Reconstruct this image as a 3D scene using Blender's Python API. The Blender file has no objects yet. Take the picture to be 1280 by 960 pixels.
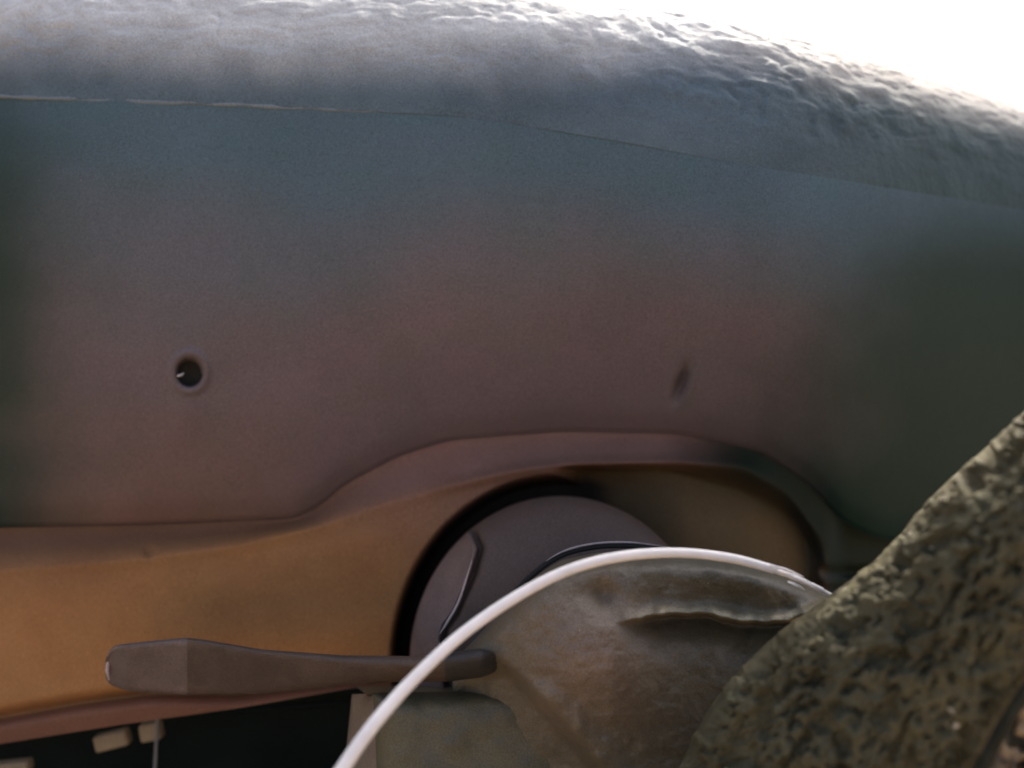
import bpy, math, random
import numpy as np
from mathutils import Vector

random.seed(7)
SC = bpy.context.scene
COL = SC.collection

# ------------------------------------------------------------------ camera
H = 0.55                                  # lens height above the ground, metres
FPX = 960.0                               # focal length in photo pixels (27 mm on 36 mm, 1280 px)
cam = bpy.data.cameras.new("camera"); camo = bpy.data.objects.new("camera", cam)
COL.objects.link(camo); SC.camera = camo
cam.lens = 27.0; cam.sensor_width = 36.0
cam.clip_start = 0.01; cam.clip_end = 3000
camo.location = (0, 0, H); camo.rotation_euler = (math.radians(90), 0, 0)
cam.dof.use_dof = True; cam.dof.focus_distance = 0.51; cam.dof.aperture_fstop = 3.0

# ------------------------------------------------------------------ sky and sun
SUN_ELEV, SUN_AZ = 52.0, 24.0             # sun behind the body, a little to the right
w = bpy.data.worlds.new("World"); SC.world = w; w.use_nodes = True
nt = w.node_tree; bg = nt.nodes["Background"]
sky = nt.nodes.new("ShaderNodeTexSky"); sky.sky_type = 'NISHITA'; sky.sun_disc = False
sky.sun_elevation = math.radians(SUN_ELEV); sky.sun_rotation = math.radians(SUN_AZ)
sky.dust_density = 6.0; sky.air_density = 0.6; sky.ozone_density = 1.0
nt.links.new(sky.outputs[0], bg.inputs[0]); bg.inputs[1].default_value = 0.12
sl = bpy.data.lights.new("sun", 'SUN'); sl.energy = 2.0; sl.angle = math.radians(0.6); sl.color = (1.0, 0.93, 0.82)
so = bpy.data.objects.new("sun", sl); COL.objects.link(so)
sd = Vector((math.sin(math.radians(SUN_AZ)) * math.cos(math.radians(SUN_ELEV)),
             math.cos(math.radians(SUN_AZ)) * math.cos(math.radians(SUN_ELEV)),
             math.sin(math.radians(SUN_ELEV))))
so.rotation_euler = sd.to_track_quat('Z', 'Y').to_euler()
SC.view_settings.view_transform = 'Standard'; SC.view_settings.look = 'None'
SC.view_settings.exposure = 1.85; SC.view_settings.gamma = 1.0
SC.view_settings.use_curve_mapping = False

# ------------------------------------------------------------------ helpers
def P(px, py, d):
    """world points seen at photo pixel (px, py) when they stand d metres away"""
    px, py, d = np.broadcast_arrays(np.asarray(px, float), np.asarray(py, float), np.asarray(d, float))
    return np.stack([(px - 640) / FPX * d, d, H + (480 - py) / FPX * d], -1)

def curve(pts, soft=14, lo=-400, hi=1800):
    xs = np.arange(lo, hi + 1)
    y = np.interp(xs, [p[0] for p in pts], [p[1] for p in pts])
    if soft:
        k = np.exp(-0.5 * (np.arange(-3 * soft, 3 * soft + 1) / soft) ** 2); k /= k.sum()
        yp = np.pad(y, 3 * soft, mode='edge'); y = np.convolve(yp, k, 'valid')
    return lambda q: np.interp(q, xs, y)

def sm(a, b, x):
    t = np.clip((x - a) / (b - a), 0, 1); return t * t * (3 - 2 * t)

def gauss(x, s): return np.exp(-0.5 * (x / s) ** 2)

_rng = np.random.RandomState(3); _perm = _rng.permutation(4096); _val = _rng.rand(4096) * 2 - 1
def vnoise(x, y, z=0.0):
    x, y, z = np.broadcast_arrays(np.asarray(x, float), np.asarray(y, float), np.asarray(z, float))
    xi, yi, zi = np.floor(x).astype(int), np.floor(y).astype(int), np.floor(z).astype(int)
    xf, yf, zf = x - xi, y - yi, z - zi
    u, v, t = [f * f * f * (f * (f * 6 - 15) + 10) for f in (xf, yf, zf)]
    def h(a, b, c): return _val[_perm[(_perm[(_perm[a & 4095] + b) & 4095] + c) & 4095]]
    r = 0
    for dx in (0, 1):
        for dy in (0, 1):
            for dz in (0, 1):
                r = r + h(xi + dx, yi + dy, zi + dz) * (u if dx else 1 - u) * (v if dy else 1 - v) * (t if dz else 1 - t)
    return r

def fbm(x, y, z=0.0, o=4, g=0.5):
    r, a, s = 0, 1.0, 0.0
    for i in range(o):
        r = r + a * vnoise(x * 2.03 ** i + 17 * i, y * 2.03 ** i + 5 * i, z * 2.03 ** i); s += a; a *= g
    return r / s

def polydist(px, py, pts):
    """distance in px to a polyline"""
    best = np.full(np.shape(px), 1e9)
    for (ax, ay), (bx, by) in zip(pts[:-1], pts[1:]):
        vx, vy = bx - ax, by - ay; L = vx * vx + vy * vy
        t = np.clip(((px - ax) * vx + (py - ay) * vy) / L, 0, 1)
        best = np.minimum(best, np.hypot(px - ax - t * vx, py - ay - t * vy))
    return best

def link(name, me, mat, parent=None):
    o = bpy.data.objects.new(name, me); COL.objects.link(o)
    if mat: me.materials.append(mat)
    if parent: o.parent = parent
    return o

def grid(name, pts, mat, parent=None, closed_u=False, closed_v=False, rgb=None, flip=False):
    """pts: (nu, nv, 3) -> one smooth mesh"""
    nu, nv = pts.shape[:2]
    idx = np.arange(nu * nv).reshape(nu, nv)
    a = idx if closed_u else idx[:-1]
    b = np.roll(idx, -1, 0) if closed_u else idx[1:]
    if closed_v:
        q = np.stack([a, b, np.roll(b, -1, 1), np.roll(a, -1, 1)], -1)
    else:
        q = np.stack([a[:, :-1], b[:, :-1], b[:, 1:], a[:, 1:]], -1)
    q = q.reshape(-1, 4)
    if flip: q = q[:, ::-1]
    me = bpy.data.meshes.new(name)
    me.vertices.add(nu * nv); me.vertices.foreach_set("co", pts.reshape(-1).astype(np.float32))
    me.loops.add(q.size); me.loops.foreach_set("vertex_index", q.reshape(-1).astype(np.int32))
    me.polygons.add(len(q)); me.polygons.foreach_set("loop_start", np.arange(0, q.size, 4, dtype=np.int32))
    me.update(calc_edges=True); me.validate()
    me.polygons.foreach_set("use_smooth", np.ones(len(me.polygons), bool))
    if rgb is not None:
        at = me.color_attributes.new("paint", 'FLOAT_COLOR', 'POINT')
        c = np.concatenate([rgb.reshape(-1, 3), np.ones((nu * nv, 1))], 1)
        at.data.foreach_set("color", c.reshape(-1).astype(np.float32))
    return link(name, me, mat, parent)

def tube(name, path, rad, mat, parent=None, n=16, caps=True):
    path = np.asarray(path, float); m = len(path)
    rad = np.broadcast_to(np.asarray(rad, float), (m,)).copy()
    T = np.gradient(path, axis=0); T /= np.linalg.norm(T, axis=1)[:, None]
    up = np.array([0, 1.0, 0.03])
    N = np.cross(T, up); N /= np.linalg.norm(N, axis=1)[:, None]
    B = np.cross(T, N)
    if caps:
        path = np.concatenate([path[:1], path[:1], path, path[-1:], path[-1:]])
        rad = np.concatenate([[1e-5, rad[0] * .7], rad, [rad[-1] * .7, 1e-5]])
        path[0] -= T[0] * rad[2] * .5; path[1] -= T[0] * rad[2] * .4
        path[-1] += T[-1] * rad[-3] * .5; path[-2] += T[-1] * rad[-3] * .4
        N = np.concatenate([N[:1]] * 2 + [N] + [N[-1:]] * 2); B = np.concatenate([B[:1]] * 2 + [B] + [B[-1:]] * 2)
    a = np.linspace(0, 2 * math.pi, n, endpoint=False)
    pts = path[:, None] + rad[:, None, None] * (np.cos(a)[None, :, None] * N[:, None] + np.sin(a)[None, :, None] * B[:, None])
    return grid(name, pts, mat, parent, closed_v=True)

def spline(pts, n):
    pts = np.asarray(pts, float)
    p = np.concatenate([[2 * pts[0] - pts[1]], pts, [2 * pts[-1] - pts[-2]]])
    out = []
    for t in np.linspace(0, len(pts) - 1 - 1e-6, n):
        i = int(t); f = t - i; a, b, c, d = p[i:i + 4]
        out.append(0.5 * (2 * b + (c - a) * f + (2 * a - 5 * b + 4 * c - d) * f * f + (3 * b - a - 3 * c + d) * f ** 3))
    return np.array(out)

def box(name, lo, hi, mat, parent=None, bev=0.004):
    import bmesh
    bm = bmesh.new(); bmesh.ops.create_cube(bm, size=1)
    for v in bm.verts:
        for i in range(3): v.co[i] = lo[i] + (v.co[i] + .5) * (hi[i] - lo[i])
    bmesh.ops.bevel(bm, geom=list(bm.edges), offset=bev, segments=3, profile=.6, affect='EDGES')
    me = bpy.data.meshes.new(name); bm.to_mesh(me); bm.free()
    for p in me.polygons: p.use_smooth = True
    return link(name, me, mat, parent)

def thing(name, label, cat, loc, group=None):
    o = bpy.data.objects.new(name, None); COL.objects.link(o); o.empty_display_size = .02
    o['label'] = label; o['category'] = cat
    if group: o['group'] = group
    return o

# ------------------------------------------------------------------ materials
def material(name, color=(.3, .3, .3), rough=.6, metal=0, attr=False, bumps=(), var=.15, var_scale=9,
             grain=.55, spec=.4, specks=None, tint=None):
    """bumps: (noise scale per metre, distance m, detail); colour wear + fine dust grain"""
    m = bpy.data.materials.new(name); m.use_nodes = True
    n = m.node_tree; L = n.links; b = n.nodes["Principled BSDF"]
    b.inputs["Roughness"].default_value = rough; b.inputs["Metallic"].default_value = metal
    b.inputs["Specular IOR Level"].default_value = spec
    tc = n.nodes.new("ShaderNodeTexCoord")
    if attr:
        base = n.nodes.new("ShaderNodeVertexColor"); base.layer_name = "paint"; src = base.outputs[0]
    else:
        base = n.nodes.new("ShaderNodeRGB"); base.outputs[0].default_value = (*color, 1); src = base.outputs[0]
    def noise(scale, detail=4, rough_=.6):
        t = n.nodes.new("ShaderNodeTexNoise"); t.inputs["Scale"].default_value = scale
        t.inputs["Detail"].default_value = detail; t.inputs["Roughness"].default_value = rough_
        L.new(tc.outputs["Object"], t.inputs["Vector"]); return t
    def mult(src, fac_out, lo, hi):
        mr = n.nodes.new("ShaderNodeMapRange"); mr.inputs["From Min"].default_value = .3; mr.inputs["From Max"].default_value = .7
        mr.inputs["To Min"].default_value = lo; mr.inputs["To Max"].default_value = hi
        L.new(fac_out, mr.inputs["Value"])
        v = n.nodes.new("ShaderNodeVectorMath"); v.operation = 'SCALE'
        L.new(src, v.inputs[0]); L.new(mr.outputs[0], v.inputs["Scale"]); return v.outputs[0]
    src = mult(src, noise(var_scale, 5).outputs["Fac"], 1 - var, 1 + var)
    if tint:                                   # patches of another stain colour
        mx = n.nodes.new("ShaderNodeMix"); mx.data_type = 'RGBA'
        t = noise(tint[1], 5); cr = n.nodes.new("ShaderNodeMapRange")
        cr.inputs["From Min"].default_value = .42; cr.inputs["From Max"].default_value = .66; cr.inputs["To Max"].default_value = tint[2]
        L.new(t.outputs["Fac"], cr.inputs["Value"]); L.new(cr.outputs[0], mx.inputs["Factor"])
        L.new(src, mx.inputs["A"]); mx.inputs["B"].default_value = (*tint[0], 1); src = mx.outputs["Result"]
    if specks:                                 # pale grit: (scale, radius, colour)
        vo = n.nodes.new("ShaderNodeTexVoronoi"); vo.inputs["Scale"].default_value = specks[0]
        L.new(tc.outputs["Object"], vo.inputs["Vector"])
        gate = noise(specks[0] * .25, 2)
        c1 = n.nodes.new("ShaderNodeMath"); c1.operation = 'LESS_THAN'; c1.inputs[1].default_value = specks[1]
        c2 = n.nodes.new("ShaderNodeMath"); c2.operation = 'GREATER_THAN'; c2.inputs[1].default_value = .60
        c3 = n.nodes.new("ShaderNodeMath"); c3.operation = 'MULTIPLY'
        L.new(vo.outputs["Distance"], c1.inputs[0]); L.new(gate.outputs["Fac"], c2.inputs[0])
        L.new(c1.outputs[0], c3.inputs[0]); L.new(c2.outputs[0], c3.inputs[1])
        mx = n.nodes.new("ShaderNodeMix"); mx.data_type = 'RGBA'
        L.new(c3.outputs[0], mx.inputs["Factor"]); L.new(src, mx.inputs["A"]); mx.inputs["B"].default_value = (*specks[2], 1)
        src = mx.outputs["Result"]
    if grain:
        g = n.nodes.new("ShaderNodeTexNoise"); g.inputs["Scale"].default_value = 800; g.inputs["Detail"].default_value = 2
        L.new(tc.outputs["Object"], g.inputs["Vector"])
        mx = n.nodes.new("ShaderNodeMix"); mx.data_type = 'RGBA'; mx.blend_type = 'OVERLAY'
        mx.inputs["Factor"].default_value = grain
        L.new(src, mx.inputs["A"]); L.new(g.outputs["Fac"], mx.inputs["B"]); src = mx.outputs["Result"]
    L.new(src, b.inputs["Base Color"])
    prev = None
    for sc_, dist, det in bumps:
        t = noise(sc_, det); bp = n.nodes.new("ShaderNodeBump"); bp.inputs["Distance"].default_value = dist
        bp.inputs["Strength"].default_value = 1
        L.new(t.outputs["Fac"], bp.inputs["Height"])
        if prev: L.new(prev.outputs[0], bp.inputs["Normal"])
        prev = bp
    if prev: L.new(prev.outputs[0], b.inputs["Normal"])
    return m

M_under = material("underseal_coat", attr=True, rough=.8, spec=.3, bumps=((28, .003, 5), (110, .0010, 4)), var=.12, var_scale=14)
M_panel = material("painted_panel", attr=True, rough=.55, spec=.22, bumps=((60, .0005, 5), (420, .00012, 3)), var=.08, var_scale=7,
                   specks=(160, .045, (.32, .27, .25)))
M_sill = material("rust_primer", attr=True, rough=.65, spec=.15, bumps=((40, .0006, 5), (420, .00012, 3)), var=.10, var_scale=9)
M_bead = material("seam_filler", (.14, .18, .20), .7, bumps=((150, .0008, 3),))
M_cup = material("grey_cover", attr=True, rough=.55, spec=.25, bumps=((45, .0008, 4), (300, .0002, 3)), tint=((.10, .075, .06), 14, .5), specks=(200, .05, (.3, .26, .22)))
M_arm = material("muddy_casting", attr=True, rough=.5, bumps=((35, .0012, 4), (220, .0004, 4)), var=.08, var_scale=16,
                 tint=((.10, .085, .045), 13, .2), specks=(130, .06, (.34, .30, .22)))
M_bar = material("dirty_steel_bar", attr=True, rough=.55, bumps=((70, .0008, 5), (500, .0002, 3)), var=.15, var_scale=25)
M_tyre = material("pitted_rubber", attr=True, rough=.8, spec=.18, bumps=((120, .0008, 4),), var=.25, var_scale=40,
                  tint=((.16, .16, .10), 22, .25), specks=(110, .17, (.42, .40, .32)))
M_rim = material("corroded_rim", (.42, .31, .17), .6, bumps=((60, .003, 5),), var=.3, var_scale=50, tint=((.05, .025, .01), 60, .9))
M_white = material("white_sheath", (.84, .78, .70), .45, bumps=((300, .0001, 3),), var=.10, var_scale=40, grain=.03)
M_shade = material("shade_black", (.006, .010, .007), .7, spec=.12, bumps=((50, .002, 5),), var=.3)  # near-black colour stands in for deep shade under the body
M_hollow = material("hollow_dark", (.018, .016, .011), .8)  # near black for the shaded drain bore and the cover's seam line
M_glint = material("painted_glint", (.46, .36, .32), .5, bumps=((200, .0006, 3),))  # pale colour for highlights painted along cover and blade edges
M_metal = material("bare_metal", (.45, .42, .40), .35, metal=.6)
M_tan = material("tan_bracket", (.34, .24, .13), .6, var=.2, var_scale=40, bumps=((90, .001, 4),))
M_ground = material("red_earth", (.28, .20, .125), .9, var=.3, var_scale=2, bumps=((6, .03, 8), (40, .01, 6)), grain=0)

# ------------------------------------------------------------------ ground
g = grid("ground", np.array([[[-900., -900, 0], [-900, 900, 0]], [[900, -900, 0], [900, 900, 0]]]), M_ground, flip=True)
g['kind'] = 'structure'

# ------------------------------------------------------------------ wheel arch (the big shell)
arch = thing("wheel_arch", "large smooth wheel arch with rough pale top edge, small round hole and orange-brown lower rail",
             "wheel arch", (0, .7, .3))
Ey = curve([(-300, -60), (0, -46), (300, -36), (600, -20), (700, -11), (800, 1), (900, 18), (1000, 42), (1100, 70), (1200, 98), (1280, 121), (1400, 165), (1600, 260)], 20)
Ly = curve([(-300, 108), (0, 121), (200, 128), (400, 136), (560, 144), (640, 155), (760, 174), (900, 200), (1050, 225), (1280, 262), (1600, 340)], 18)
C1 = curve([(-300, 662), (0, 660), (200, 656), (370, 648), (400, 634), (430, 606), (500, 570), (560, 551), (700, 540), (850, 543), (950, 565), (1010, 605), (1050, 650), (1090, 672), (1200, 690), (1600, 700)], 10)
C2 = curve([(-300, 740), (0, 714), (150, 702), (300, 682), (400, 658), (470, 634), (560, 608), (650, 587), (720, 579), (850, 577), (930, 583), (985, 612), (1015, 655), (1050, 690), (1100, 705), (1200, 715), (1600, 730)], 10)
G = curve([(-300, 985), (0, 930), (150, 906), (300, 885), (430, 862), (480, 856), (530, 930), (580, 1060), (1600, 1060)], 6)
F = curve([(-300, 945), (0, 897), (100, 879), (190, 867), (240, 868), (300, 868), (430, 850), (600, 850)], 8)
def lat(px): return .17 * sm(930, 1420, px) + .07 * sm(180, -260, px)
DL, D1 = .585, .690
xs = np.concatenate([np.arange(-260, 205, 4), np.arange(205, 272, 1.5), np.arange(272, 820, 4), np.arange(820, 880, 2), np.arange(880, 1561, 4)]).astype(float)

# rough rolled top: an elliptical roll whose skyline follows Ey
phi = np.radians(np.linspace(0, 150, 240))
dl = DL + lat(xs) - .0006 * sm(900, 700, xs)
z1 = (480 - Ly(xs)) / FPX * dl
tgt = (480 - Ey(xs)) / FPX
lo, hi = np.full(xs.shape, .01), np.full(xs.shape, .6)
for _ in range(40):
    a = (lo + hi) / 2
    sl_ = (z1[:, None] + a[:, None] * np.sin(phi)) / (dl[:, None] + 1.25 * a[:, None] * (1 - np.cos(phi)))
    up = sl_.max(1) < tgt; lo = np.where(up, a, lo); hi = np.where(up, hi, a)
Yr = dl[:, None] + 1.25 * a[:, None] * (1 - np.cos(phi)); Zr = z1[:, None] + a[:, None] * np.sin(phi)
Xr = (xs[:, None] - 640) / FPX * (dl[:, None] + .6 * (Yr - dl[:, None]))
s = phi[None] * a[:, None]                      # arc length
warp = fbm(Xr * 9, s * 9 + 3, .5, 3) * .9
wr = fbm(Xr * 22 + warp, s * 34 + warp * 1.4, 2.2, 5, .55)
ridge = 1 - np.abs(fbm(Xr * 18 + 2 * warp, s * 30, 7.7, 4)) * 3
amp = sm(.012, .050, s) * (.55 + .45 * sm(-.5, .5, fbm(Xr * 4, s * 4, 1, 2)))
fine = fbm(Xr * 62 + 2 * warp, s * 75 + warp, 4.2, 3, .6)
crk = np.clip(1 - np.abs(fbm(Xr * 40 + 3 * warp, s * 52 + warp, 9.1, 2)) * 9, 0, 1)
disp = amp * (.0022 * wr + .0032 * fine - .0020 * crk) * sm(0, .05, s)
Yr = Yr - disp * np.cos(phi); Zr = Zr + disp * np.sin(phi)
roll = np.stack([Xr, Yr, H + Zr], -1)
grey = np.array([.50, .505, .47]); teal = np.array([.082, .118, .138]) + (np.array([.040, .070, .070]) - np.array([.082, .118, .138])) * sm(850, 1200, xs)[:, None, None]; warmg = np.array([.46, .43, .37])  # teal carries the sky's tint, darkened rightwards as painted shade
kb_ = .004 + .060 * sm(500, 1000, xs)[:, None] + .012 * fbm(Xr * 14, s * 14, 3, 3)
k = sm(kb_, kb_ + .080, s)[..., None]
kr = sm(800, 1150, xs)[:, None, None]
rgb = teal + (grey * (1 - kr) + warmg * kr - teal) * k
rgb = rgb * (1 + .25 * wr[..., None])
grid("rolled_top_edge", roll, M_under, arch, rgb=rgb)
# unseen roof and back wall added behind the roll to keep light out
last = roll[:, -1]
back = last.copy(); back[:, 1] += 1.3; back[:, 2] -= .02
backd = back.copy(); backd[:, 2] = .05
grid("light_stop_skin", np.stack([last, back, backd], 1), M_shade, arch)

# smooth inner panel between the seam and the lower crease
tv = np.linspace(0, 1, 300)
X, T = np.meshgrid(xs, tv, indexing='ij')
Yp = Ly(X) + T * (C1(X) - Ly(X))
def panel_depth(X, Yp):
    t = (Yp - Ly(X)) / (C1(X) - Ly(X))
    d = DL + (D1 - DL) * (.25 * t + .75 * t ** 2) + lat(X)
    r = np.hypot((X - 237) / 17.0, (Yp - 465) / 18.5)
    d = d + .014 * sm(1.04, .70, r) - .0030 * gauss(r - 1.30, .20)
    d = d - .0032 * gauss(np.hypot((X - 236) / 15, (Yp - 512) / 22), 1)          # pulled metal below the hole
    d = d + .0012 * gauss(np.hypot((X - 275) / 26, (Yp - 480) / 20), 1)
    u = (X - 850) * .94 + (Yp - 480) * .34; v = -(X - 850) * .34 + (Yp - 480) * .94
    d = d +   .0120 * gauss(u, 5) * gauss(v, 16) - .0020 * gauss(u - 14, 6) * gauss(v, 18)
    d = d + .0030 * gauss(np.hypot((X - 150) / 130, (Yp - 330) / 90), 1) - .004 * gauss(np.hypot((X - 640) / 260, (Yp - 430) / 110), 1)
    d = d + .0036 * gauss(C1(X) - Yp, 3.0) + .0060 * gauss(C1(X) - Yp, 14)      # crease
    d = d + .0012 * fbm(X / 160, Yp / 110, 3, 3)
    return d
Dp = panel_depth(X, Yp)
m_up = np.array([.072, .120, .150]); m_mid = np.array([.142, .110, .112]); m_low = np.array([.180, .112, .086]); m_shade = np.array([.008, .028, .020])
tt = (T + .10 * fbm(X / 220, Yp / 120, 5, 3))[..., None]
rgb = m_up + (m_mid - m_up) * sm(.05, .64, tt); rgb = rgb + (m_low - rgb) * sm(.6, 1.0, tt) * sm(520, 250, X)[..., None]  # cool skylight tint painted into the top, mauve further down
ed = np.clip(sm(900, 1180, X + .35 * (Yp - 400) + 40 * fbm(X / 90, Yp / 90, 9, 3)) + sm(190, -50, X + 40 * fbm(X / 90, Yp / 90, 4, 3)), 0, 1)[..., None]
rgb = rgb + (m_shade - rgb) * ed * sm(-.25, .22, T)[..., None]  # both side edges darkened in the colour, as painted shade
hue = fbm(X / 45, Yp / 45, 1, 3)[..., None]
rgb = rgb * (1 + hue * np.array([.08, .01, .06]))
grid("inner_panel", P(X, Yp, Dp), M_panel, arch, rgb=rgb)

# ledge, lower rail and the recess behind the cover: one pressed sheet
def recess(X, Y):
    e = np.hypot((X - 700) / 204.0, (Y - 830) / 229.0)
    inside = sm(1.045, .975, e)
    right = sm(C2(X) + 1, C2(X) + 11 + 26 * sm(800, 960, X), Y) * sm(690, 730, X) * sm(1034, 1006, X)
    return np.maximum(inside * sm(C2(X) - 2, C2(X) + 8, Y), right)
tC = np.linspace(0, 1, 46); tD = np.linspace(0, 1, 230) ** 1.1
X, T = np.meshgrid(np.arange(-260, 1561, 3.0), np.concatenate([tC, 1 + tD[1:]]), indexing='ij')
c1, c2, gg = C1(X), C2(X), np.maximum(G(X), C2(X) + 60)
Y = np.where(T <= 1, c1 + T * (c2 - c1), c2 + (T - 1) * (gg - c2))
base = D1 + lat(X) + .006
dep = base - .019 * sm(0, 1.25, T) * sm(1010, 850, X) + .012 * sm(1.0, 2.0, T)
dep = dep - .0035 * gauss(Y - c2, 5) * sm(520, 600, X) * sm(980, 860, X) - .0018 * gauss(Y - c2, 7) * sm(1000, 900, X)
R = recess(X, Y)
dep = dep + R * (.030 + .050 * sm(860, 700, X))
fl = sm(560, 440, X)
dep = dep + fl * (.016 * gauss(Y - F(X), 6) - .016 * sm(F(X), F(X) + 9, Y))
rr = sm(1022, 1034, X)
dep = dep + rr * (.016 * gauss(Y - 716, 5) + .012 * gauss(Y - 738, 5) + .03 * sm(1030, 1060, X) * sm(600, 680, Y))
dep = dep + .0015 * gauss(np.hypot((X - 187) / 5, (Y - 690) / 5), 1) * 3
dep = dep + .0012 * fbm(X / 90, Y / 60, 3, 3)
c_led = np.array([.130, .066, .034]); c_or = np.array([.40, .185, .064]); c_rec = np.array([.135, .088, .040]); c_lip = np.array([.185, .078, .040])
rgb = np.ones(X.shape + (1,)) * c_led
rgb = rgb + (c_or - rgb) * (sm(.35, 1.5, T + .1 * fbm(X / 60, Y / 40, 6, 3)) * sm(700, 460, X))[..., None]
rgb = rgb + (np.array([.19, .105, .080]) - rgb) * (sm(330, 520, X) * sm(1.5, .6, T))[..., None]
rgb = rgb + (c_rec - rgb) * R[..., None]
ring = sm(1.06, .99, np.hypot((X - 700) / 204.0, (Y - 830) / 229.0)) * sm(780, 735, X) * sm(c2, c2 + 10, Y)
rgb = rgb + (np.array([.022, .017, .013]) - rgb) * ring[..., None]  # gap round the cover blackened in the colour, as its shade
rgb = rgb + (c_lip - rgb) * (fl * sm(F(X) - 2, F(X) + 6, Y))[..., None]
rgb = rgb + (np.array([.010, .017, .009]) - rgb) * (sm(1000, 1045, X))[..., None]  # right end coloured near black to act as shade
rgb = rgb + (np.array([.010, .017, .009]) - rgb) * (sm(800, 940, X) * sm(1.16, .98, T))[..., None]  # ledge colour sinks into painted shade towards the right
rgb = rgb * (1 + fbm(X / 50, Y / 50, 1, 3)[..., None] * np.array([.05, .1, .1]))
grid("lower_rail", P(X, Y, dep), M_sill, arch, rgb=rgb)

# thin line of sealer along the seam, broken towards the right
for a_, b_, r_ in ((-260, 600, .0016), (600, 665, .0014), (690, 775, .0016)):
    q = np.linspace(a_, b_, 90); rad = r_ * np.minimum(1, np.minimum((q - a_), (b_ - q)) / 200 + .05) * (1 + .35 * vnoise(q / 17, 2.2))
    tube("seam_sealer", P(q, Ly(q) + vnoise(q / 30, 1.1) * 1.2, DL + lat(q) + .0008), rad, M_bead, arch, 12)
# round drain hole: bore coloured near black for its shade, and a bright burr
hd = float(panel_depth(np.array(262.), np.array(465.)))
an = np.linspace(0, 2 * math.pi, 60)[:-1]
prof = [(17.5, -.0008), (18.5, .001), (16.2, .004), (14.5, .010), (0.3, .013)]
grid("drain_hole", np.stack([P(237 + r * np.cos(an), 465 + r * 1.08 * np.sin(an), hd + dd) for r, dd in prof[2:]], 0), M_hollow, arch, closed_v=True)
tube("burr", P(*zip(*spline([(221, 470), (226, 469), (230, 466)], 12)), hd - .001), [.0003, .0008, .0011, .0014, .0014, .0013, .0013, .0012, .001, .0008, .0006, .0003], M_metal, arch, 8)

# ------------------------------------------------------------------ round cover in the recess
cup = thing("spring_cover", "round grey cover with a curved crack line sitting in the dark opening of the arch", "spring cover", (0, .6, .3))
ra = np.concatenate([np.linspace(.02, .9, 110), np.linspace(.905, 1.0, 30), [1.0, 1.0]])
th = np.linspace(0, 2 * math.pi, 540)[:-1]
RR, TH = np.meshgrid(ra, th, indexing='ij')
X = 701 + 189 * RR * np.cos(TH); Y = 831 + 211 * RR * np.sin(TH)
crack = [(583, 655), (594, 668), (601, 686), (592, 718), (580, 745), (570, 768), (557, 785), (554, 800), (556, 815), (560, 860)]
dk = polydist(X, Y, crack)
cx = np.interp(Y, [p[1] for p in crack], [p[0] for p in crack]); left = sm(3, -3, X - cx) * sm(640, 665, Y)
dep = .640 - .060 * np.sqrt(np.clip(1 - RR ** 2, 0, 1)) + .010 * left * sm(0, 40, cx - X) - .0025 * left * gauss(dk - 5, 4) + .016 * gauss(dk, 2.8) * sm(640, 655, Y)
dep = dep + .0008 * fbm(X / 30, Y / 30, 1, 3)
dep[-2] += .03; dep[-1] += .10
# keep the rim's back rows on the same outline
grid("round_cover", P(X, Y, dep), M_cup, cup, closed_v=True,
     rgb=np.array([.098, .064, .046]) + (np.array([.21, .140, .110]) - np.array([.098, .064, .046])) * (left * sm(620, 700, Y))[..., None])
q = spline([(593, 700, .585), (584, 730, .583), (575, 755, .582), (562, 778, .582), (553, 792, .582)], 40)
tube("cover_glint", P(q[:, 0] - 3, q[:, 1], q[:, 2]), np.interp(np.arange(40), [0, 12, 30, 39], [.0002, .0009, .0010, .0003]), M_glint, cup, 10)  # pale strip added as the highlight beside the crack
q = spline([(640, 742, .566), (665, 716, .568), (700, 692, .571), (740, 681, .574), (785, 679, .580), (830, 684, .588)], 60)
tube("cover_seam", P(q[:, 0], q[:, 1] + 3, q[:, 2]), .0022, M_hollow, cup, 10)
tube("seam_glint", P(q[18:, 0], q[18:, 1] - 1, q[18:, 2] - .002), np.interp(np.arange(42), [0, 10, 30, 41], [.0002, .0008, .0007, .0002]), M_glint, cup, 10)  # pale strip added as the highlight above the dark seam

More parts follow.
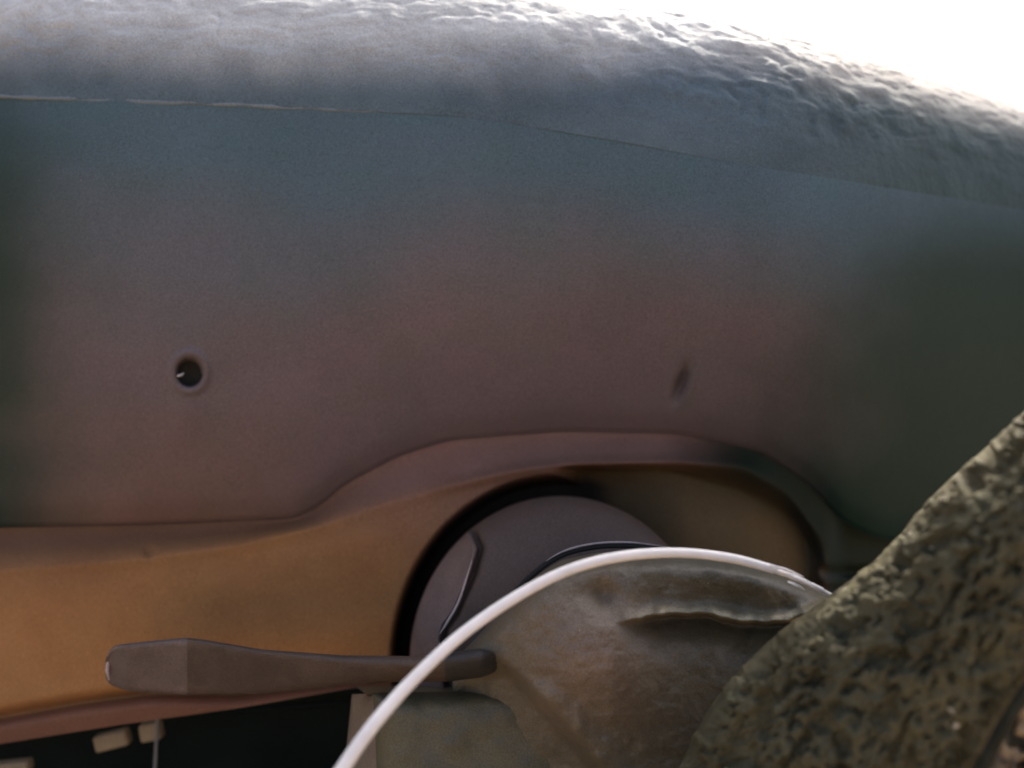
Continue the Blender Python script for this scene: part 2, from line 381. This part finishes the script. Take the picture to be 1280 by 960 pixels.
# ------------------------------------------------------------------ knuckle casting
arm = thing("steering_knuckle", "muddy olive-brown cast knuckle with crinkled ridge, between the round cover and the pitted tyre", "steering knuckle", (0, .5, .3))
At = curve([(540, 842), (575, 818), (600, 792), (625, 764), (660, 727), (700, 700), (750, 690), (850, 688), (920, 697), (970, 711), (1040, 741), (1120, 790)], 7)
xs = np.arange(566, 1121, 2.5)
X, T = np.meshgrid(xs, np.linspace(0, 1, 240), indexing='ij')
Y = At(X) + T * (1080 - At(X))
ridge = [(778, 774), (800, 771), (840, 763), (880, 763), (930, 776), (985, 772), (1060, 752), (1100, 740)]
ry = np.interp(X, [p[0] for p in ridge], [p[1] for p in ridge]); rm = sm(765, 830, X)
ry = ry + 2.5 * vnoise(X / 24, 6.6) + 1.0 * vnoise(X / 10, 1.6)
def armdepth(X, Y, ry, rm):
    d = .500 + .055 * np.exp(-(Y - At(X)) / 9.0) 
    d = d + .022 * sm(700, 575, X)
    d = d - .009 * rm * gauss(Y - ry, 6) * (1 + .5 * vnoise(X / 14, 3.3)) + .038 * rm * sm(ry, ry + 7, Y) * np.exp(-np.clip(Y - ry - 8, 0, None) / 30)
    d = d + .016 * rm * sm(ry - 60, ry - 4, Y) * sm(ry + 2, ry, Y) * .6
    d = d - .030 * gauss(np.hypot((X - 740) / 75, (Y - 820) / 60), 1)
    dg = (X - 655) * .75 - (Y - 850) * .66                    # the diagonal edge above the lower bracket
    d = d + .022 * sm(6, -14, dg) * sm(820, 850, Y) - .007 * gauss(dg - 10, 12) * sm(840, 880, Y)
    d = d + .010 * gauss(np.hypot((X - 752) / 12, (Y - 742) / 14), 1)
    d = d + .0045 * fbm(X / 42, Y / 42, 2, 5, .55)
    d = d + .020 * sm(40, 0, np.abs(X - 1121) )
    return d
dep = armdepth(X, Y, ry, rm)
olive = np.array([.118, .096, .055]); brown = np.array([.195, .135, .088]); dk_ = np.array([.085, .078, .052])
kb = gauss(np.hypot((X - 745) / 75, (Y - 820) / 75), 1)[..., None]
rgb = olive + (brown - olive) * kb + (dk_ - olive) * (sm(770, 700, Y) * sm(740, 830, X))[..., None] * .8  # dome highlight and darker upper face are painted into the colour
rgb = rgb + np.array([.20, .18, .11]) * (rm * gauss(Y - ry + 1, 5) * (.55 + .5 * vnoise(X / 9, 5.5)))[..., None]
rgb = rgb * (1 + .16 * fbm(X / 26, Y / 26, 7, 4))[..., None]
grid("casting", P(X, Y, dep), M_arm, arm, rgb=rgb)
Tb = At(xs)
sk = np.stack([P(xs, Tb, armdepth(xs, Tb, 0 * xs + 9999, 0 * xs)), P(xs, Tb + 2, .60), P(xs, Tb + 30, .615), P(xs, 1080, .615)], 1)
grid("casting_back", sk, M_shade, arm)

# lower bracket, a bevelled plate box
br = thing("lower_bracket", "squarish dusty olive bracket below the tapered bar, behind the foot of the white cable", "bracket", (0, .5, .2))
def quad_block(name, outline, d0, d1, mat, parent, rgbf, n=50, bev=7):
    """outline: four corners in order tl, tr, br, bl, with per-corner depth"""
    c = np.array(outline, float)
    u = np.linspace(0, 1, n); U, V = np.meshgrid(u, u, indexing='ij')
    q = ((1 - U) * (1 - V))[..., None] * c[0] + (U * (1 - V))[..., None] * c[1] + (U * V)[..., None] * c[2] + ((1 - U) * V)[..., None] * c[3]
    e = np.minimum.reduce([U, 1 - U, V, 1 - V])
    dd = q[..., 2] + .02 * np.exp(-e * n / 2.2) + .002 * fbm(q[..., 0] / 30, q[..., 1] / 30, 3, 3)
    o = grid(name, P(q[..., 0], q[..., 1], dd), mat, parent, rgb=rgbf(q[..., 0], q[..., 1]))
    return o
oliv = lambda X, Y: np.array([.105, .088, .045]) * (1 + .25 * fbm(X / 30, Y / 30, 3, 4)[..., None])
lightb = lambda X, Y: np.array([.235, .175, .115]) * (1 + .2 * fbm(X / 20, Y / 30, 5, 4)[..., None])
quad_block("front_plate", [(466, 866, .520), (672, 862, .530), (790, 1010, .520), (476, 1060, .500)], 0, 0, M_arm, br, oliv)
quad_block("side_plate", [(440, 868, .600), (474, 866, .524), (500, 1060, .505), (420, 1060, .580)], 0, 0, M_arm, br, lightb)
quad_block("top_plate", [(445, 858, .640), (650, 852, .640), (680, 868, .535), (460, 870, .528)], 0, 0, M_arm, br, oliv)

# ------------------------------------------------------------------ tapered bar
bar = thing("tapered_bar", "dull brown-grey tapered steel bar with a flat blade end, lying across the orange rail", "steel bar", (0, .56, .3))
bt = curve([(132, 826), (136, 812), (146, 806), (190, 801), (232, 797), (252, 799), (330, 812), (430, 819), (520, 820), (560, 816), (600, 810), (616, 815), (627, 828)], 3)
bb = curve([(132, 846), (136, 856), (160, 864), (232, 869), (330, 868), (400, 861), (480, 853), (560, 852), (600, 847), (616, 842), (627, 831)], 3)
def bar_piece(name, x0, x1, col, thick):
    xs = np.linspace(x0, x1, int((x1 - x0) / 2) + 2)
    a = np.linspace(0, 2 * math.pi, 64)[:-1]
    X, A = np.meshgrid(xs, a, indexing='ij')
    c, s_ = np.cos(A), np.sin(A); pw = .30 + .70 * sm(300, 520, X)
    cc = np.sign(c) * np.abs(c) ** pw; ss = np.sign(s_) * np.abs(s_) ** pw
    mid = (bt(X) + bb(X)) / 2; half = (bb(X) - bt(X)) / 2
    d0 = .600 - .085 * sm(180, 640, X)
    pts = P(X, mid - half * cc, d0 - thick(X) * ss + .0006 * fbm(X / 12, A * 3, 1, 3) - .007 * cc)
    pts[0] = pts[0].mean(0) * .02 + pts[0] * .98
    rgb = np.array(col) * (1 + .25 * fbm(X / 30, A * 2, 4, 4)[..., None])
    o = grid(name, pts, M_bar, bar, closed_v=True, rgb=rgb); return o, pts
bar_piece("blade_end", 132, 236, (.140, .098, .075), lambda X: .006 + .010 * sm(132, 160, X))
bar_piece("bar_shaft", 234, 560, (.080, .052, .034), lambda X: .018 + 0 * X)
bar_piece("bar_tip", 556, 628, (.036, .030, .024), lambda X: .018 * sm(629, 600, X) + .0005)

tube("blade_glint", P([137, 135, 134, 136], [815, 825, 838, 850], [.594, .592, .592, .594]), [.0004, .0012, .0014, .0005], M_glint, bar, 8)  # pale strip added as a glint on the blade's left edge

# ------------------------------------------------------------------ white cable
cab = thing("white_cable", "thin white cable bowed in a high arc before the knuckle, frayed at its right end", "cable", (0, .4, .3))
cp = [(370, 1075, .335), (398, 1012, .345), (430, 958, .355), (470, 902, .365), (520, 846, .378), (580, 791, .392), (650, 743, .405), (715, 711, .415), (780, 695, .423),
      (850, 691, .430), (915, 698, .435), (968, 712, .439)]
cp2 = [(965, 711, .439), (990, 719, .441), (1012, 729, .443), (1035, 741, .446), (1075, 766, .452)]
q = spline(cp, 220)
wpx = np.interp(q[:, 0], [370, 430, 520, 650, 780, 968], [10.2, 9.2, 8.0, 7.0, 6.6, 5.6])
pts = P(q[:, 0], q[:, 1], q[:, 2]); tube("cable_sheath", pts, wpx * q[:, 2] / FPX, M_white, cab, 24)
q = spline(cp2, 60)
tube("bare_core", P(q[:, 0], q[:, 1] + 1.5, q[:, 2]), (4.0 - .04 * np.arange(60) * .5 + .6 * vnoise(q[:, 0] / 5, 8.)) * q[:, 2] / FPX, M_white, cab, 14)
for o_, (a0, a1) in enumerate((((962, 706), (1004, 721)), ((975, 714), (1018, 735)), ((985, 727), (1006, 738)))):
    s_ = spline([(*a0, .436), ((a0[0] + a1[0]) / 2, (a0[1] + a1[1]) / 2 - 1, .434), (*a1, .438)], 20)
    tube("frayed_strand", P(s_[:, 0], s_[:, 1], s_[:, 2]), np.interp(np.arange(20), [0, 10, 19], [.0005, .0009, .0003]), M_white, cab, 8)

# ------------------------------------------------------------------ tyre
tyre = thing("tyre", "pitted olive-grey tyre shoulder filling the lower right corner of the arch", "tyre", (.3, .35, .2))
outer = spline([(770, 1180), (800, 1080), (846, 965), (890, 880), (955, 806), (1040, 741), (1108, 686), (1170, 615), (1240, 552), (1290, 505), (1400, 415), (1560, 330)], 520)
inner = spline([(1090, 1230), (1120, 1160), (1165, 1075), (1225, 962), (1258, 900), (1290, 845), (1340, 770), (1400, 700), (1470, 640), (1540, 590), (1620, 540), (1720, 500)], 520)
ph = np.concatenate([np.linspace(0, math.pi, 300), np.linspace(math.pi, 2 * math.pi, 40)[1:-1]])
c = (1 - np.cos(ph)) / 2
PX = outer[:, 0:1] * (1 - c) + inner[:, 0:1] * c; PY = outer[:, 1:2] * (1 - c) + inner[:, 1:2] * c
bul = np.where(ph <= math.pi, .75 * np.sin(ph), np.sin(ph) * 1.2)
dcen = np.linspace(.455, .36, 520)[:, None]
dep = dcen - .060 * (np.sign(bul) * np.abs(bul) ** .5)[None] + 0 * PX - .055 * c[None]
W = P(PX, PY, dep)
# displaced surface: lumps and elongated pits, along the local normal
du = np.gradient(W, axis=0); dv = np.gradient(W, axis=1); N = np.cross(du, dv); N /= np.linalg.norm(N, axis=2)[..., None] + 1e-9
mid = W.mean(axis=(0, 1))
if (N[:, 150] * np.array([0, 1, 0])).sum(1).mean() > 0: N = -N
al = (PX * .70 - PY * .71) * .42; ac = (PX * .71 + PY * .70) * .42      # along / across, mm-ish
wp = 1.1 * fbm(al / 14, ac / 14, 3, 3)
n1 = fbm(al / 9.5 + wp, ac / 7.0 + wp, 1, 4, .55)
n2 = fbm(al / 4.2 + wp * .6, ac / 2.8, 5, 3)
pden = .22 * fbm(al / 22, ac / 18, 41, 2)
pit = np.maximum(sm(.24, .52, fbm(al / 9.5 + wp, ac / 5.6 - wp, 11, 1) + pden), .6 * sm(.30, .55, fbm(al / 4.2 - wp, ac / 3.0 + wp, 51, 1) + pden))
edge = sm(.0, .06, c)[None] * sm(1.0, .93, c)[None]
dsp = (.0042 * n1 + .0012 * n2 - .0062 * pit ) * (.25 + .75 * edge)
front = (ph <= math.pi)[None]
W = W + N * np.where(front, dsp, 0)[..., None]
bas = np.array([.330, .300, .225])
rgb = bas * (1 + .35 * n1 + .25 * n2 - .60 * pit)[..., None] + np.array([.012, .008, .004]) * fbm(al / 40, ac / 40, 4, 3)[..., None] * 2
grit = sm(.40, .56, fbm(al / 4.6 + 2, ac / 4.0, 21, 1)) * sm(-.2, .2, fbm(al / 16, ac / 16, 31, 2))
rgb = rgb + (np.array([.52, .50, .42]) - rgb) * (.8 * grit)[..., None]
rgb = np.clip(rgb, .02, 1)
grid("tyre_carcass", W, M_tyre, tyre, closed_v=True, rgb=rgb)
# bead line and rim
q = spline([(1150, 1108, .335), (1222, 972, .330), (1255, 908, .325), (1292, 850, .32), (1345, 772, .318), (1410, 700, .315)], 80)
tube("tyre_bead", P(q[:, 0], q[:, 1], q[:, 2]), .0026, M_tyre, tyre, 12)
tyre.children[-1].data.color_attributes.new("paint", 'FLOAT_COLOR', 'POINT')
ca = tyre.children[-1].data.color_attributes["paint"]
ca.data.foreach_set("color", np.tile(np.array([.07, .06, .03, 1.], np.float32), len(ca.data)))
u = np.linspace(0, 1, 90); U, V = np.meshgrid(u, u, indexing='ij')
qi = spline([(1155, 1120), (1228, 975), (1262, 912), (1300, 855), (1350, 780), (1415, 708)], 90)
RX = qi[:, 0:1] + V * 260; RY = qi[:, 1:2] + V * 150
rd = .345 - .012 * np.sin(V * 3.1) + .004 * fbm(RX / 22, RY / 22, 3, 4) + .012 * sm(.2, .5, fbm(RX / 16, RY / 16, 8, 2))
grid("wheel_rim", P(RX, RY, rd), M_rim, tyre)

# ------------------------------------------------------------------ dark underbody, lower left
sub = thing("crossmember", "crossmember coloured black for the shade under the orange rail", "crossmember", (0, .9, .1))
box("main_beam", (-1.0, .84, .03), (1.3, .98, .40), M_shade, sub, .01)  # backs the gap under the rail, shade put into its colour
tube("beam_ridge", P(np.linspace(232, 470, 40), np.linspace(893, 876, 40), .80), .0035, M_shade, sub, 10)
def slab(name, px, py, w_, h_, d, t, mat, parent=None, rot=0, bev=.002):
    a = P(px, py, d); sx = w_ / FPX * d; sz = h_ / FPX * d
    o = box(name, (-sx / 2, 0, -sz / 2), (sx / 2, t, sz / 2), mat, parent, bev)
    o.location = a; o.rotation_euler = (0, rot, 0); return o
t1 = slab("bracket_tab", 137, 928, 42, 20, .74, .012, M_tan, None, math.radians(-14), .003)
t1['label'] = "wider tan metal tab hanging just below the orange rail's lip"; t1['category'] = "bracket tab"; t1['group'] = "tan tabs under the rail"
t2 = slab("bracket_tab", 186, 917, 26, 22, .74, .012, M_tan, None, math.radians(-10), .003)
t2['label'] = "narrower tan metal tab beside the upright thin rod"; t2['category'] = "bracket tab"; t2['group'] = "tan tabs under the rail"
t3 = slab("bracket_tab", 8, 962, 52, 14, .74, .012, M_tan, None, math.radians(-6), .003)
t3['label'] = "lowest tan tab, cut by the lower left corner of the photo"; t3['category'] = "bracket tab"; t3['group'] = "tan tabs under the rail"
q = P(np.linspace(197, 192, 30), np.linspace(893, 1000, 30), .735)
rod = tube("thin_rod", q, .0016, M_bar, None, 10)
ca = rod.data.color_attributes.new("paint", 'FLOAT_COLOR', 'POINT'); ca.data.foreach_set("color", np.tile(np.array([.22, .2, .17, 1.], np.float32), len(ca.data)))
rod['label'] = "thin grey rod hanging upright in the dark gap under the rail"; rod['category'] = "rod"
